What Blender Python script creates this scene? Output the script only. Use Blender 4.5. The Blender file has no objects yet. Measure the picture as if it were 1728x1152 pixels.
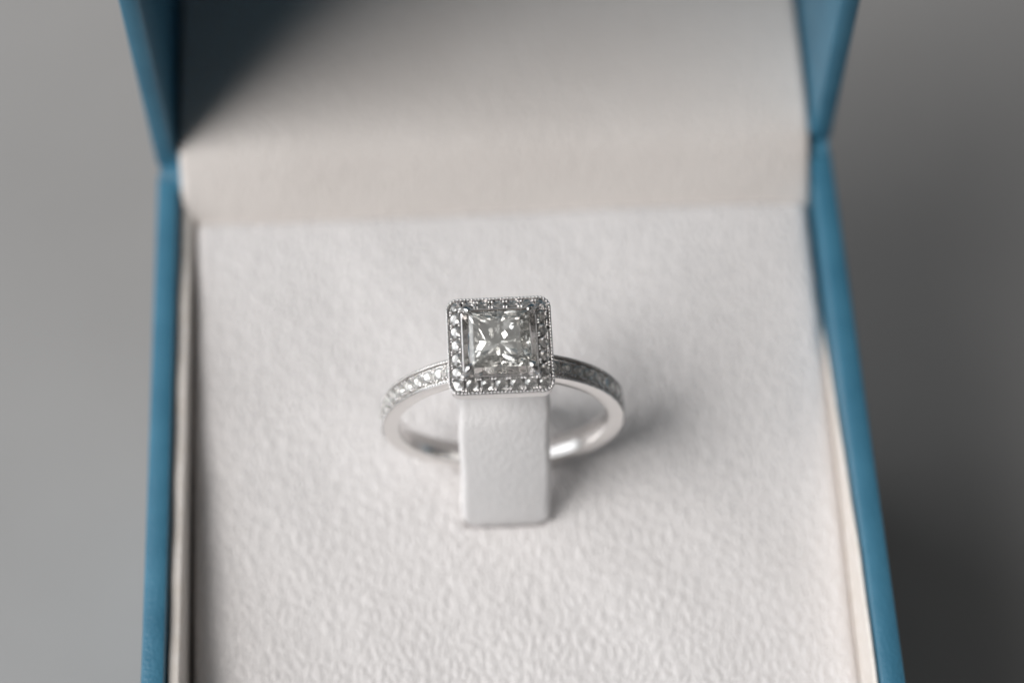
import bpy, bmesh, math, random
from mathutils import Vector, Matrix
random.seed(7)
R_ = math.radians
scene = bpy.context.scene
COL = scene.collection
# everything is modelled in millimetres and brought to metres at the end
MM = 0.001

# ------------------------------------------------------------------ camera
el, roll, yaw = R_(60.41), R_(0.31), R_(3.05)
cam_pos = Vector((-4.06, -90.51, 178.1))
d = Vector((math.sin(yaw)*math.cos(el), math.cos(yaw)*math.cos(el), -math.sin(el)))
r0 = Vector((math.cos(yaw), -math.sin(yaw), 0)); u0 = r0.cross(d)
r = r0*math.cos(roll) + u0*math.sin(roll); u = -r0*math.sin(roll) + u0*math.cos(roll)
cd = bpy.data.cameras.new("camera"); cam = bpy.data.objects.new("camera", cd); COL.objects.link(cam)
M = Matrix.Identity(4)
for i in range(3):
    M[i][0], M[i][1], M[i][2], M[i][3] = r[i], u[i], -d[i], cam_pos[i]*MM
cam.matrix_world = M
cd.lens = 80; cd.sensor_width = 36; cd.clip_start = 0.005; cd.clip_end = 50
cd.dof.use_dof = True; cd.dof.focus_distance = 0.1840; cd.dof.aperture_fstop = 10.5
scene.camera = cam

# ------------------------------------------------------------------ room light
w = bpy.data.worlds.new("World"); scene.world = w; w.use_nodes = True
bg = w.node_tree.nodes["Background"]
bg.inputs[0].default_value = (1.0, 0.98, 0.96, 1); bg.inputs[1].default_value = 0.058
def lamp(name, az_dir, elev, dist, sx, sy, power, color):
    ld = bpy.data.lights.new(name, 'AREA'); ld.shape = 'RECTANGLE'; ld.size = sx; ld.size_y = sy
    ld.energy = power; ld.color = color
    o = bpy.data.objects.new(name, ld); COL.objects.link(o)
    v = Vector(az_dir); v.normalize()
    p = Vector((v.x*math.cos(elev), v.y*math.cos(elev), math.sin(elev)))*dist
    o.location = p
    o.rotation_euler = (-p).to_track_quat('-Z', 'Y').to_euler()
    return o
lamp("window_light", (-0.91, -0.42), R_(54), 1.5, 0.80, 0.58, 17, (1.0, 0.985, 0.97))
lamp("side_window_light", (-1.0, -0.06), R_(25), 1.8, 2.6, 1.4, 23, (0.95, 0.975, 1.0))
lamp("far_fill_light", (-0.66, 0.75), R_(62), 2.2, 1.6, 1.6, 2.5, (1.0, 1.0, 1.0))  # added weak backlight to brighten the diamonds, no known window there
lamp("right_fill_light", (0.95, 0.10), R_(38), 1.8, 0.5, 0.5, 1.2, (1.0, 0.98, 0.95))  # added small fill for glints on the right shoulder, not a known window
scene.view_settings.view_transform = 'Standard'
scene.view_settings.look = 'None'
scene.view_settings.exposure = 0.08; scene.view_settings.gamma = 1
cy = scene.cycles
cy.max_bounces = 24; cy.transmission_bounces = 20; cy.glossy_bounces = 8; cy.diffuse_bounces = 5
cy.caustics_refractive = True; cy.caustics_reflective = True; cy.blur_glossy = 0.0
cy.sample_clamp_indirect = 12.0
cy.use_denoising = True

# ------------------------------------------------------------------ materials
def mat(name):
    m = bpy.data.materials.new(name); m.use_nodes = True
    nt = m.node_tree; return m, nt, nt.nodes, nt.links, nt.nodes["Principled BSDF"]
def coords(nt, scale=(1, 1, 1), rot=(0, 0, 0)):
    tc = nt.nodes.new('ShaderNodeTexCoord'); mp = nt.nodes.new('ShaderNodeMapping')
    mp.inputs['Scale'].default_value = [s*1000 for s in scale]      # texture space in millimetres
    mp.inputs['Rotation'].default_value = rot
    nt.links.new(tc.outputs['Object'], mp.inputs['Vector']); return mp.outputs[0]
def noise(nt, vec, scale, detail=3, rough=.55, dist=0):
    n = nt.nodes.new('ShaderNodeTexNoise'); n.inputs['Scale'].default_value = scale
    n.inputs['Detail'].default_value = detail; n.inputs['Roughness'].default_value = rough
    n.inputs['Distortion'].default_value = dist
    nt.links.new(vec, n.inputs['Vector']); return n.outputs['Fac']
def ramp(nt, fac, c0, c1, p0=0.3, p1=0.7):
    n = nt.nodes.new('ShaderNodeValToRGB'); e = n.color_ramp.elements
    e[0].position, e[1].position = p0, p1; e[0].color = (*c0, 1); e[1].color = (*c1, 1)
    nt.links.new(fac, n.inputs[0]); return n.outputs[0]
def math_(nt, op, a, b):
    n = nt.nodes.new('ShaderNodeMath'); n.operation = op
    for i, v in enumerate((a, b)):
        if isinstance(v, (int, float)): n.inputs[i].default_value = v
        else: nt.links.new(v, n.inputs[i])
    return n.outputs[0]
def bump(nt, h, bsdf, strength, dist):
    n = nt.nodes.new('ShaderNodeBump'); n.inputs['Strength'].default_value = strength
    n.inputs['Distance'].default_value = dist
    nt.links.new(h, n.inputs['Height']); nt.links.new(n.outputs[0], bsdf.inputs['Normal'])

def leather(name, c0, c1, strength=.7, stretch=.5):
    m, nt, N, L, b = mat(name)
    v = coords(nt, (1, stretch, .6))
    a = noise(nt, v, 1.8, 3, .5, .7)
    mixv = nt.nodes.new('ShaderNodeVectorMath'); mixv.operation = 'ADD'
    nz = nt.nodes.new('ShaderNodeTexNoise'); nz.inputs['Scale'].default_value = 1.1
    L.new(v, nz.inputs['Vector']); L.new(v, mixv.inputs[0]); L.new(nz.outputs['Color'], mixv.inputs[1])
    h = math_(nt, 'MULTIPLY', a, .75)
    for sc, am in ((1.25, .6), (2.3, .25)):                       # pebbles parted by creases
        vo = nt.nodes.new('ShaderNodeTexVoronoi'); vo.feature = 'DISTANCE_TO_EDGE'; vo.inputs['Scale'].default_value = sc
        L.new(mixv.outputs[0], vo.inputs['Vector'])
        mr = nt.nodes.new('ShaderNodeMapRange'); mr.interpolation_type = 'SMOOTHSTEP'; mr.inputs['From Max'].default_value = .30
        L.new(vo.outputs['Distance'], mr.inputs['Value']); h = math_(nt, 'ADD', h, math_(nt, 'MULTIPLY', mr.outputs[0], am))
    f = noise(nt, coords(nt), 6, 2, .5)
    h = math_(nt, 'ADD', h, math_(nt, 'MULTIPLY', f, .12))
    bump(nt, h, b, strength, .0006)
    big = noise(nt, coords(nt), .07, 3, .5)
    L.new(ramp(nt, big, c0, c1), b.inputs['Base Color'])
    b.inputs['Roughness'].default_value = .5
    b.inputs['Specular IOR Level'].default_value = .4
    return m
M_PAD = leather("white_leatherette", (.72, .69, .68), (.76, .73, .72), .35)
M_TAB = leather("tab_leatherette", (.79, .77, .765), (.83, .81, .805), .10)
M_LINING = leather("cream_lining", (.64, .590, .555), (.69, .64, .605), .22, .8)

def blue():
    m, nt, N, L, b = mat("blue_leatherette")
    v = coords(nt)
    L.new(ramp(nt, noise(nt, v, .25, 4), (.039, .155, .243), (.054, .192, .292)), b.inputs['Base Color'])
    bump(nt, noise(nt, v, 3.2, 4), b, .5, .00015)
    b.inputs['Roughness'].default_value = .38
    return m
M_BLUE = blue()
def card():
    m, nt, N, L, b = mat("cream_card")
    L.new(ramp(nt, noise(nt, coords(nt), .8, 3), (.70, .64, .58), (.78, .73, .69)), b.inputs['Base Color'])
    bump(nt, noise(nt, coords(nt), 4, 2), b, .2, .0001)
    b.inputs['Roughness'].default_value = .6; return m
M_CARD = card()
def metal(name, rough, col=(.83, .81, .795), bs=.0):
    m, nt, N, L, b = mat(name)
    b.inputs['Base Color'].default_value = (*col, 1); b.inputs['Metallic'].default_value = 1
    rr = nt.nodes.new('ShaderNodeMapRange'); rr.inputs['To Min'].default_value = rough*.7; rr.inputs['To Max'].default_value = rough*1.35
    L.new(noise(nt, coords(nt), 1.4, 4), rr.inputs['Value']); L.new(rr.outputs[0], b.inputs['Roughness'])
    if bs: bump(nt, noise(nt, coords(nt, (1, 1, 1)), 3.0, 3), b, bs, .00004)
    return m
M_GOLD = metal("white_gold", .22, bs=.25)
M_BRIGHT = metal("polished_white_gold", .11, (.72, .705, .70))
def whiten(nt, sh, f, out):
    """mixes white diffuse into the stones, standing in for light their facets return"""
    df = nt.nodes.new('ShaderNodeBsdfDiffuse'); df.inputs['Color'].default_value = (.93, .93, .90, 1)  # brightness painted into the stone colour
    mx = nt.nodes.new('ShaderNodeMixShader'); mx.inputs[0].default_value = f
    nt.links.new(sh, mx.inputs[1]); nt.links.new(df.outputs[0], mx.inputs[2]); nt.links.new(mx.outputs[0], out.inputs['Surface'])
def glass(name, disp, tint=(1, 1, 1), sc=.09):
    m, nt, N, L, b = mat(name); N.remove(b); out = N['Material Output']
    if not disp:
        g = N.new('ShaderNodeBsdfGlass'); g.inputs['IOR'].default_value = 2.417
        g.inputs['Roughness'].default_value = 0; g.inputs['Color'].default_value = (*tint, 1)
        whiten(nt, g.outputs[0], sc, out); return m
    prev = None
    for k, (c, n) in enumerate((((1, 0, 0), 2.413), ((0, 1, 0), 2.417), ((0, 0, 1), 2.422))):
        g = N.new('ShaderNodeBsdfRefraction'); g.inputs['IOR'].default_value = n
        g.inputs['Roughness'].default_value = 0
        g.inputs['Color'].default_value = (c[0]*tint[0], c[1]*tint[1], c[2]*tint[2], 1)
        if prev is None: prev = g.outputs[0]
        else:
            a = N.new('ShaderNodeAddShader'); L.new(prev, a.inputs[0]); L.new(g.outputs[0], a.inputs[1]); prev = a.outputs[0]
    gl = N.new('ShaderNodeBsdfGlossy'); gl.inputs['Roughness'].default_value = 0
    fr = N.new('ShaderNodeFresnel'); fr.inputs['IOR'].default_value = 2.417
    mx = N.new('ShaderNodeMixShader'); L.new(fr.outputs[0], mx.inputs[0]); L.new(prev, mx.inputs[1]); L.new(gl.outputs[0], mx.inputs[2])
    whiten(nt, mx.outputs[0], .05, out); return m
M_DIA = glass("diamond_clear", False, (1, 1, .995))
M_PRINCESS = glass("diamond_center", False, (1, .996, .985), .055)
def table_mat():
    m, nt, N, L, b = mat("pale_grey_tabletop")
    L.new(ramp(nt, noise(nt, coords(nt), .02, 5), (.31, .303, .298), (.35, .343, .338)), b.inputs['Base Color'])
    bump(nt, noise(nt, coords(nt), 1.0, 4), b, .2, .0002)
    b.inputs['Roughness'].default_value = .6; return m
M_TABLE = table_mat()

# ------------------------------------------------------------------ helpers
def finish(bm, name, m, parent=None, smooth=True, sharp=32, loc=(0, 0, 0)):
    bmesh.ops.recalc_face_normals(bm, faces=bm.faces)
    if smooth:
        for f in bm.faces: f.smooth = True
        for e in bm.edges:
            if len(e.link_faces) == 2 and e.calc_face_angle(0) > R_(sharp): e.smooth = False
    me = bpy.data.meshes.new(name); bm.to_mesh(me); bm.free(); me.materials.append(m)
    o = bpy.data.objects.new(name, me); COL.objects.link(o); o.parent = parent; o.location = loc
    return o
def empty(name, loc, rot, label, cat):
    o = bpy.data.objects.new(name, None); COL.objects.link(o); o.location = loc; o.rotation_euler = rot
    o.empty_display_size = .005; o['label'] = label; o['category'] = cat; return o
def rsq(hx, hy, rad, n=5, cx=0, cy_=0):
    """rounded rectangle, counter-clockwise"""
    pts = []
    rad = min(rad, hx*.98, hy*.98)
    for qx, qy, a0 in ((1, -1, -90), (1, 1, 0), (-1, 1, 90), (-1, -1, 180)):
        for k in range(n+1):
            a = R_(a0 + 90*k/n)
            pts.append((cx + qx*(hx-rad) + rad*math.cos(a), cy_ + qy*(hy-rad) + rad*math.sin(a)))
    return pts
def loft(bm, loops, closed=True, cap0=False, cap1=False, ring=False):
    vs = [[bm.verts.new(p) for p in lp] for lp in loops]
    n = len(vs[0]); rows = len(vs)
    for i in range(rows if ring else rows-1):
        A, B = vs[i], vs[(i+1) % rows]
        for j in range(n if closed else n-1):
            k = (j+1) % n
            bm.faces.new((A[j], A[k], B[k], B[j]))
    if cap0: bm.faces.new(vs[0][::-1])
    if cap1: bm.faces.new(vs[-1])
    return vs
def prism_tube(bm, path, radii, n=10, cap=True):
    loops = []
    path = [Vector(p) for p in path]
    for i, p in enumerate(path):
        t = (path[min(i+1, len(path)-1)] - path[max(i-1, 0)]).normalized()
        a = t.orthogonal().normalized() if i == 0 else (a - t*a.dot(t)).normalized()
        b = t.cross(a)
        loops.append([p + (a*math.cos(2*math.pi*k/n) + b*math.sin(2*math.pi*k/n))*radii[i] for k in range(n)])
    loft(bm, loops, cap0=cap, cap1=cap)

# ------------------------------------------------------------------ tabletop
bm = bmesh.new()
bmesh.ops.create_grid(bm, x_segments=8, y_segments=8, size=1500)
tb = finish(bm, "tabletop", M_TABLE, smooth=False, loc=(0, 0, -66.2)); tb['kind'] = 'structure'

# ------------------------------------------------------------------ ring box
CX = 0.707; HA = 31.785; YB = 30.54; YC = YB - HA; WT = 2.0
box = empty("ring_box", (0, 0, -66.2), (0, 0, 0), "open blue leatherette ring box with its lid up and a white padded inside", "ring box")
BZ = 66.2                                   # children are modelled with the rim at z = 0
def bfin(bm, name, m, parent=box, **k):
    bmesh.ops.translate(bm, verts=bm.verts, vec=(0, 0, BZ)) if parent is box else None
    return finish(bm, name, m, parent, **k)
# base shell: outer wall, rounded rim, inner wall, floor; unseen depth stretched to lengthen its shadow
bm = bmesh.new()
prof = [(HA-.6, -66.2), (HA-.15, -66.0), (HA, -65.4), (HA, -16), (HA, -.45), (HA-.12, -.14), (HA-.42, 0),
        (HA-WT+.38, 0), (HA-WT+.1, -.13), (HA-WT, -.42), (HA-WT, -16), (HA-WT, -31.4)]
loft(bm, [[(x, y, z) for x, y in rsq(h, h, .7, 5, CX, YC)] for h, z in prof], cap0=True, cap1=True)
bfin(bm, "base", M_BLUE)
# cream card liner standing inside the base, three visible strips of it
def liner_strip(xi, side):
    bm = bmesh.new(); t = 1.05 if side < 0 else .4
    loops = []
    for k in range(25):
        y = YB-WT-.4 - k*(2*HA-2*WT-.8)/24
        f = k/24
        if side < 0: top = -1.0 - .5*math.exp(-(f/.15)**2)
        else: top = -4.6 + 3.6*min(1, max(0, (f-.22)/.45))**.8
        top += .10*math.sin(k*1.7)
        x0, x1 = (xi, xi+t) if side < 0 else (xi-t, xi)
        loops.append([(x0, y, -31), (x0, y, top-.15), (x0+.15, y, top), (x1-.15, y, top), (x1, y, top-.15), (x1, y, -31)])
    loft(bm, loops, cap0=True, cap1=True)
    bfin(bm, "liner", M_CARD)
liner_strip(CX-HA+WT+.12, -1); liner_strip(CX+HA-WT-.12, 1)

# cushion
SL = math.tan(R_(6)); PX0, PX1, PY0, PY1 = -27.7, 30.0, YB-WT-2*HA+2*WT+2.0, 25.9
def pad_z(x, y):
    z = -4.75 + y*SL + .008*x*max(0, (y+15)/38)
    ex = min(x-PX0, PX1-x); ey = min(y-PY0, PY1-y)
    for e, rr in ((ex, 1.1), (ey, 1.2)):
        if e < rr: z -= rr - math.sqrt(max(0, rr*rr-(rr-e)**2))
    z += .35*(1-((x-1)/28)**2) + .05*max(0, -x-15)
    # slit the tab comes out of
    for y0, s in ((-4.9, 1), (5.2, 1)):
        dx = max(0, abs(x-.1)-3.1)
        z -= .8*math.exp(-((y-y0)/.38)**2 - (dx/.5)**2)
    # seat where the ring stands
    dx = max(0, abs(x)-1.0)
    z -= 1.0*math.exp(-(y/1.5)**2 - (dx/2.6)**2)
    # soft unevenness of a stuffed cushion
    z += .10*math.sin(x*.21+1.3)*math.sin(y*.17+.4) + .05*math.sin(x*.5+y*.33)
    return z
def axis_pts(a, b, fine, n):
    base = [a+(b-a)*i/n for i in range(n+1)]
    base += [a+q for q in (.05, .15, .3, .5, .8, 1.2, 1.6)] + [b-q for q in (.05, .15, .3, .5, .8, 1.2, 1.6)]
    for c, h, s in fine: base += [c-h+s*i for i in range(int(2*h/s)+1)]
    base = sorted(base); out = [base[0]]
    for v in base[1:]:
        if v-out[-1] > .035: out.append(v)
    return out
bm = bmesh.new()
xs = axis_pts(PX0, PX1, [(-3.9, 1.2, .15), (4.1, 1.2, .15)], 70); ys = axis_pts(PY0, PY1, [(-5.3, 1, .1), (5.2, 1, .12)], 70)
g = [[bm.verts.new((x + max(0, 6-y)*.010*max(0, x/PX0)**2, y, pad_z(x, y))) for x in xs] for y in ys]
for j in range(len(ys)-1):
    for i in range(len(xs)-1): bm.faces.new((g[j][i], g[j][i+1], g[j+1][i+1], g[j+1][i]))
be = [e for e in bm.edges if e.is_boundary]
ex = bmesh.ops.extrude_edge_only(bm, edges=be)
nv = [v for v in ex['geom'] if isinstance(v, bmesh.types.BMVert)]
for v in nv:
    v.co.z -= 1.6; v.co.x += .32*(1 if v.co.x > 28 else -1 if v.co.x < -24 else 0)
ex = bmesh.ops.extrude_edge_only(bm, edges=[e for e in bm.edges if e.is_boundary])
for v in [v for v in ex['geom'] if isinstance(v, bmesh.types.BMVert)]: v.co.z = -29
bfin(bm, "cushion", M_PAD, sharp=60)

# leatherette tab: an arched strap through the ring
bm = bmesh.new()
ctrl = [(-3.7, -8), (-3.95, -6.3), (-4.45, -5.4), (-4.72, -4.7), (-4.68, -3.8), (-4.4, -2.3), (-3.8, .3), (-3.0, 2.9), (-2.0, 5.6), (-1.0, 7.7), (.4, 8.8), (1.7, 8.3),
        (2.9, 6.2), (3.9, 2.5), (4.7, -2), (5.2, -6)]
def cr(P, n=7):
    out = []
    for i in range(len(P)-1):
        p0, p1, p2, p3 = P[max(i-1, 0)], P[i], P[i+1], P[min(i+2, len(P)-1)]
        for k in range(n):
            t = k/n
            out.append(tuple(.5*((2*p1[a]) + (-p0[a]+p2[a])*t + (2*p0[a]-5*p1[a]+4*p2[a]-p3[a])*t*t + (-p0[a]+3*p1[a]-3*p2[a]+p3[a])*t**3) for a in range(2)))
    out.append(P[-1]); return out
pp = cr(ctrl); loops = []
for i, (y, z) in enumerate(pp):
    a, b = pp[max(0, i-1)], pp[min(len(pp)-1, i+1)]
    ty, tz = b[0]-a[0], b[1]-a[1]; l = math.hypot(ty, tz); ny, nz = -tz/l, ty/l      # outward normal
    hw, th = 3.88, .60
    if y < -3 and z < -3.9: hw -= 1.3*min(1, (-3.9-z)/1.6)**1.6
    sec = []
    for px, pn in rsq(hw, th, .59, 6): sec.append((px+.08, pn + .12*(1-(px/hw)**2)))
    wob = .05*math.sin(i*.31)
    loops.append([(x+wob, y+ny*n_, z+nz*n_) for x, n_ in sec])
loft(bm, loops, cap0=True, cap1=True)
bfin(bm, "tab", M_TAB, sharp=50)

# lid, opened upright: a shell whose opening faces the camera
LD = 27.0; LW = 1.9; LY = YB + .03
lid_z = 2*HA
bm = bmesh.new()
prof = [(0, LD-.15), (.0, LD-.7), (0, .45), (.12, .14), (.42, 0), (LW-.4, 0), (LW-.12, .14), (LW, .42), (LW, 14), (LW, LD-1.8)]
prof = [(.5, LD)] + prof
loops = []
for ins, dep in prof:
    h = HA-ins
    loops.append([(x, LY+dep, z) for x, z in rsq(h, h, .7, 5, CX, HA)])
loft(bm, loops, cap0=True, cap1=True)
lid = bfin(bm, "lid", M_BLUE)
# lining: from behind the cushion up over the hinge and back along the lid's hinge wall, then up its back
bm = bmesh.new()
prof = [(25.3, -8), (25.35, -3.2), (25.6, -2.5), (26.2, -1.75), (28.2, .3), (29.6, 1.6), (31.0, 2.45), (33.5, 3.1), (38, 3.55), (45, 3.75), (53, 3.7),
        (55.2, 3.4), (55.7, 2.6), (55.8, 1.9)]
pr = cr(prof, 4)
loops = []
for i, (y, z) in enumerate(pr):
    a, b = pr[max(0, i-1)], pr[min(len(pr)-1, i+1)]
    ty, tz = b[0]-a[0], b[1]-a[1]; l = math.hypot(ty, tz) or 1; ny, nz = -tz/l, ty/l
    row = []
    for x, n_ in ((-28.8, -1.0), (-28.8, -.5), (-28.7, -.2), (-28.45, -.03), (-28.0, 0), (-14, .0), (0, .02), (15, .0), (29.5, 0), (29.9, -.03), (30.15, -.2), (30.25, -.5), (30.25, -1.0)):
        row.append((x, y+ny*n_, z+nz*n_))
    loops.append(row)
loft(bm, loops, closed=False)
bfin(bm, "lining", M_LINING, sharp=50)
# hinge strip between base and lid
bm = bmesh.new()
loops = []
for x in (CX-HA+.35, CX+HA-.35):
    loops.append([(x, YB-.05+1.5*math.cos(R_(t)), -.35+1.0*math.sin(R_(t))) for t in range(0, 360, 30) for a_ in (0,)])
loft(bm, loops, cap0=True, cap1=True)
bfin(bm, "hinge", M_BLUE)

# ------------------------------------------------------------------ the ring
RO, RI = 10.3, 8.95; ZC = 6.0; tau = R_(4.27)
ring = empty("engagement_ring", (0, RO*math.sin(tau), ZC-RO*math.cos(tau)), (tau, 0, 0),
             "white gold ring with a square diamond halo standing on the padded tab", "ring")
def rfin(bm, name, m, **k):
    bmesh.ops.translate(bm, verts=bm.verts, vec=(0, 0, RO)); return finish(bm, name, m, ring, **k)
# band: angle q measured from the top
PAVE0, PAVE1 = 18, 98
def sm(t): t = max(0, min(1, t)); return t*t*(3-2*t)
bm = bmesh.new(); loops = []
NB = 240
for i in range(NB):
    q = 360*i/NB; qa = q if q <= 180 else 360-q
    dep = .26*sm((PAVE1+3-qa)/6)
    wd = 1.0 + .06*sm((60-qa)/60)
    th = .10*sm((qa-110)/70)
    Rr = RO-th
    sec = [(-.80, RI-.04), (-.94, RI+.02), (-1.0, RI+.14), (-1.02, Rr-.16), (-1.0, Rr-.05), (-.93, Rr), (-.80, Rr), (-.72, Rr-dep), (-.3, Rr-dep), (.3, Rr-dep),
           (.72, Rr-dep), (.80, Rr), (.93, Rr), (1.0, Rr-.05), (1.02, Rr-.16), (1.0, RI+.14), (.94, RI+.02), (.80, RI-.04), (0, RI-.06)]
    s, c = math.sin(R_(q)), math.cos(R_(q))
    loops.append([(rr*s, y*wd, rr*c) for y, rr in sec])
loft(bm, loops, ring=True)
rfin(bm, "band", M_GOLD, sharp=30)

# little stones: one shared brilliant
def brilliant_mesh():
    bm = bmesh.new(); n = 16
    T = [bm.verts.new((.28*math.cos(R_(45*k)), .28*math.sin(R_(45*k)), .155)) for k in range(8)]
    S = [bm.verts.new((.40*math.cos(R_(45*k+22.5)), .40*math.sin(R_(45*k+22.5)), .092)) for k in range(8)]
    G = [bm.verts.new((.5*math.cos(R_(22.5*k)), .5*math.sin(R_(22.5*k)), .012)) for k in range(16)]
    H = [bm.verts.new((.5*math.cos(R_(22.5*k)), .5*math.sin(R_(22.5*k)), -.012)) for k in range(16)]
    P = [bm.verts.new((.27*math.cos(R_(45*k)), .27*math.sin(R_(45*k)), -.21)) for k in range(8)]
    C = bm.verts.new((0, 0, -.42))
    bm.faces.new(T)
    for k in range(8):
        a, b = (k+1) % 8, (2*k+1) % 16
        bm.faces.new((T[k], S[k], T[a]))
        bm.faces.new((S[k-1], G[2*k], S[k], T[k])) if False else None
        bm.faces.new((T[k], S[k-1], G[2*k])); bm.faces.new((T[k], G[2*k], S[k]))
        bm.faces.new((S[k], G[2*k], G[b])); bm.faces.new((S[k], G[b], G[(2*k+2) % 16]))
        bm.faces.new((C, P[k], H[(2*k+1) % 16])); bm.faces.new((C, H[(2*k+1) % 16], P[a]))
        bm.faces.new((P[k], H[2*k], H[(2*k+1) % 16])); bm.faces.new((P[k], H[(2*k-1) % 16], H[2*k]))
    for k in range(16): bm.faces.new((G[k], H[k], H[(k+1) % 16], G[(k+1) % 16]))
    bmesh.ops.recalc_face_normals(bm, faces=bm.faces)
    me = bpy.data.meshes.new("pave_diamond"); bm.to_mesh(me); bm.free(); me.materials.append(M_DIA); return me
ME_ST = brilliant_mesh()
def stone(p, normal, dia):
    o = bpy.data.objects.new("pave_diamond", ME_ST); COL.objects.link(o); o.parent = ring
    n = Vector(normal).normalized()
    n = (n + Vector((random.uniform(-1, 1), random.uniform(-1, 1), random.uniform(-1, 1)))*.05).normalized()
    q = n.to_track_quat('Z', 'Y'); o.rotation_mode = 'XYZ'
    o.rotation_euler = (q.to_matrix() @ Matrix.Rotation(random.uniform(0, 6.28), 3, 'Z')).to_euler()
    o.location = Vector(p)+Vector((0, 0, RO)); o.scale = (dia,)*3
grains = bmesh.new(); mil = bmesh.new()
ICO = bmesh.new(); bmesh.ops.create_icosphere(ICO, subdivisions=2, radius=1)
IV = [v.co.copy() for v in ICO.verts]; IF = [[v.index for v in f.verts] for f in ICO.faces]; ICO.free()
ICO = bmesh.new(); bmesh.ops.create_icosphere(ICO, subdivisions=1, radius=1)
IV1 = [v.co.copy() for v in ICO.verts]; IF1 = [[v.index for v in f.verts] for f in ICO.faces]; ICO.free()
def ball(bm, p, rad, hi=True):
    V, F = (IV, IF) if hi else (IV1, IF1)
    vs = [bm.verts.new(Vector(p)+v*rad) for v in V]
    for f in F: bm.faces.new([vs[i] for i in f])
PITCH = 6.35
for sgn in (-1, 1):
    for k in range(12):
        q = R_(24.5+PITCH*k)*sgn; s, c = math.sin(q), math.cos(q)
        rr = RO-.03
        stone((rr*s, 0, rr*c), (s, 0, c), 1.09)
        qm = R_(24.5+PITCH*(k+.5))*sgn; s2, c2 = math.sin(qm), math.cos(qm)
        for y in (-.52, .52):
            for dq in (-.9, .9):
                a = qm+R_(dq); ball(grains, ((RO-.04)*math.sin(a), y, (RO-.04)*math.cos(a)), .135)
    nb = int((PAVE1-20)/1.45)
    for k in range(nb+1):
        a = R_(20+1.45*k)*sgn
        for y in (-.92, .92): ball(mil, ((RO+.0)*math.sin(a), y*1.02, (RO+.0)*math.cos(a)), .105, False)

# halo
HX = -.25; ZH = 13.77
def sq_loop(h, z, rad, n=6): return [(x, y, z) for x, y in rsq(h, h, rad, n, HX, 0)]
bm = bmesh.new()
prof = [(3.65, 12.56, .6), (3.80, 12.42, .7), (3.95, 12.42, .78), (4.06, 12.52, .84), (4.10, 12.7, .88), (4.12, 13.3, .9), (4.16, 13.58, .92), (4.22, 13.66, .94), (4.22, 13.76, .94), (4.17, 13.80, .92),
        (4.06, 13.80, .85), (3.98, 13.70, .78), (3.93, 13.60, .7), (3.14, 14.20, .22), (3.08, 14.30, .2), (3.04, 14.40, .18), (2.99, 14.44, .16), (2.93, 14.44, .12),
        (2.88, 14.38, .1), (2.84, 14.25, .1), (2.58, 13.95, .1), (2.22, 12.95, .1), (2.15, 12.5, .1), (2.6, 12.4, .1)]
loft(bm, [sq_loop(*p) for p in prof], ring=True)
rfin(bm, "halo", M_BRIGHT, sharp=28)
# halo stones: seven to a side, corners shared
hc, zst = 3.53, 14.0
for side in range(4):
    rot = Matrix.Rotation(math.pi/2*side, 3, 'Z')
    for k in range(6):
        t = -1 + 2*k/6
        if k == 0: p, nrm, dia = Vector((-hc*.985, -hc*.985, zst-.05)), Vector((-.5, -.5, .95)), 1.0
        else: p, nrm, dia = Vector((t*hc, -hc, zst)), Vector((0, -.62, .78)), 1.11
        p2 = rot@p; stone(p2+Vector((HX, 0, 0)), rot@nrm, dia)
        tm = t + 1/6
        for inn in (0, 1):
            for dt in (-.035, .035):
                hh, zz = (3.17, 14.33) if inn else (3.86, 13.80)
                if not inn and dt > 0 and False: continue
                b = rot@Vector(((tm+dt)*hc, -hh, zz)); ball(grains, b+Vector((HX, 0, 0)), .13)
# milgrain round the halo
per = rsq(4.13, 4.13, .9, 10, HX, 0); seg = []
for i in range(len(per)):
    a, b = Vector(per[i]), Vector(per[(i+1) % len(per)]); seg.append((a, b, (b-a).length))
tot = sum(s[2] for s in seg); NM = 108
for k in range(NM):
    t = tot*k/NM
    for a, b, l in seg:
        if t <= l: p = a+(b-a)*(t/max(l, 1e-9)); break
        t -= l
    ball(mil, (p.x, p.y, 13.86), .12)
o = rfin(grains, "setting_grain", M_BRIGHT, sharp=80); o['kind'] = 'stuff'
o = rfin(mil, "milgrain_edge", M_BRIGHT, sharp=80); o['kind'] = 'stuff'

# basket carrying the centre stone: struts down to the band, a cross rail half way
bm = bmesh.new()
loft(bm, [sq_loop(h, z, .25, 3) for h, z in ((2.35, 11.55), (2.35, 11.85), (2.05, 11.85), (2.05, 11.55))], ring=True)
for sx in (-1, 1):
    for sy in (-1, 1):
        prism_tube(bm, [(HX+sx*3.3, sy*3.3, 13.0), (HX+sx*2.5, sy*2.5, 12.0), (HX*.5+sx*1.9, sy*1.4, 10.9), (sx*1.6, sy*.8, 9.9)], [.38, .34, .34, .4], 10)
rfin(bm, "basket", M_GOLD, sharp=40)
GZ, GH = 14.98, 2.42
for sx in (-1, 1):
    for sy in (-1, 1):
        bm = bmesh.new()
        k = lambda a, z: (HX+sx*a, sy*a, z)
        prism_tube(bm, [k(2.86, 12.9), k(2.86, 13.8), k(2.85, 14.55), k(2.74, 14.95), k(2.58, 15.18), k(2.42, 15.28), k(2.31, 15.27)], [.26, .26, .28, .29, .29, .27, .16], 12)
        ball(bm, k(3.0, 14.50), .22)
        rfin(bm, "prong", M_BRIGHT, sharp=50)

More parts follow.
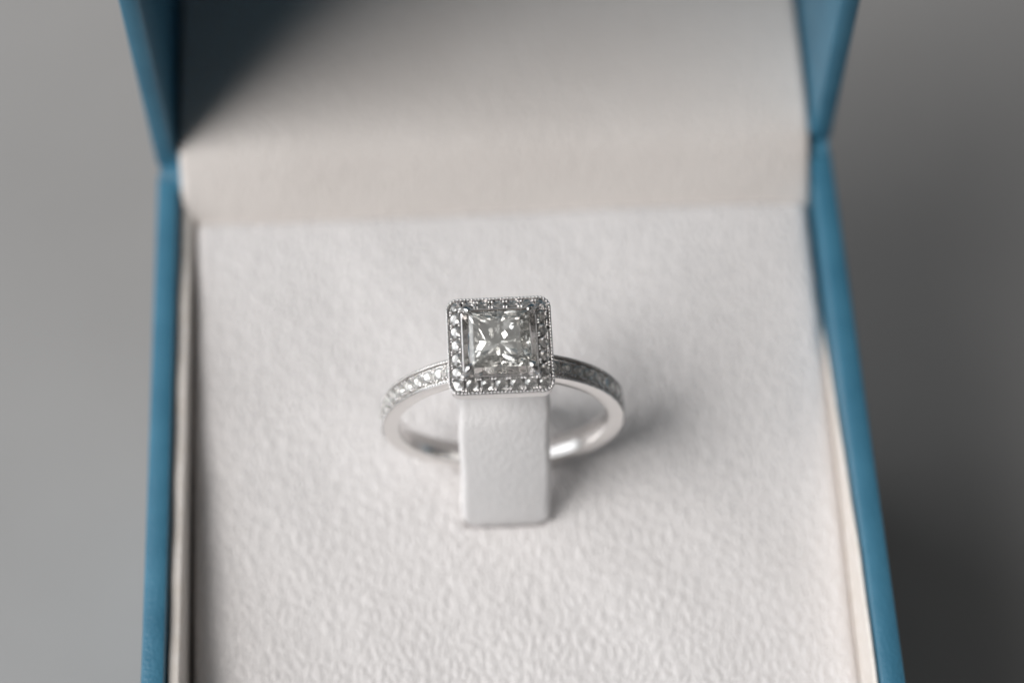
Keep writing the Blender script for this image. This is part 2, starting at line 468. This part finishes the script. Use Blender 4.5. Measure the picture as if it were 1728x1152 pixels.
# princess cut centre stone
bm = bmesh.new()
def V(x, y, z): return bm.verts.new((x+HX, y, z+GZ))
g, gt = GH, .05
tz, th_ = .50, 1.62          # table height, half width
mz, mh = .30, 2.10
cor = [(-1, -1), (1, -1), (1, 1), (-1, 1)]
Tb = [V(a*th_, b*th_, tz) for a, b in cor]
Mb = [V(a*mh, b*mh, mz) for a, b in cor]
Tm = [V(0, -mh*1.02, mz+.005), V(mh*1.02, 0, mz+.005), V(0, mh*1.02, mz+.005), V(-mh*1.02, 0, mz+.005)]
Gt = [V(a*g, b*g, gt) for a, b in cor]; Gb = [V(a*g, b*g, -gt) for a, b in cor]
Gm = [V(0, -g, gt), V(g, 0, gt), V(0, g, gt), V(-g, 0, gt)]
Hm = [V(0, -g, -gt), V(g, 0, -gt), V(0, g, -gt), V(-g, 0, -gt)]
bm.faces.new(Tb)
dirs = [(0, -1), (1, 0), (0, 1), (-1, 0)]
PD = 1.25
Cu = V(0.02, .03, -2.45*PD)
for i in range(4):
    j = (i+1) % 4
    bm.faces.new((Tb[i], Mb[i], Tm[i])); bm.faces.new((Tb[i], Tm[i], Tb[j])); bm.faces.new((Tb[j], Tm[i], Mb[j]))
    bm.faces.new((Mb[i], Gt[i], Tm[i])); bm.faces.new((Gt[i], Gm[i], Tm[i])); bm.faces.new((Gm[i], Gt[j], Tm[i])); bm.faces.new((Tm[i], Gt[j], Mb[j]))
    bm.faces.new((Gt[i], Gb[i], Hm[i], Gm[i])); bm.faces.new((Gm[i], Hm[i], Gb[j], Gt[j]))
    ribs = [Hm[i]]
    for fr, dz in ((.84, -.62), (.66, -1.12), (.46, -1.60), (.25, -2.02)):
        ribs.append(V(dirs[i][0]*g*fr, dirs[i][1]*g*fr, dz*PD))
    ribs.append(Cu)
    for k in range(len(ribs)-1):
        bm.faces.new((Gb[i], ribs[k], ribs[k+1])); bm.faces.new((Gb[j], ribs[k+1], ribs[k]))
rfin(bm, "center_diamond", M_PRINCESS, smooth=False)

# ------------------------------------------------------------------ millimetres to metres
S4 = Matrix.Scale(MM, 4)
for me in bpy.data.meshes: me.transform(S4)
for o in scene.objects:
    if o.type in ('MESH', 'EMPTY'): o.location = o.location*MM
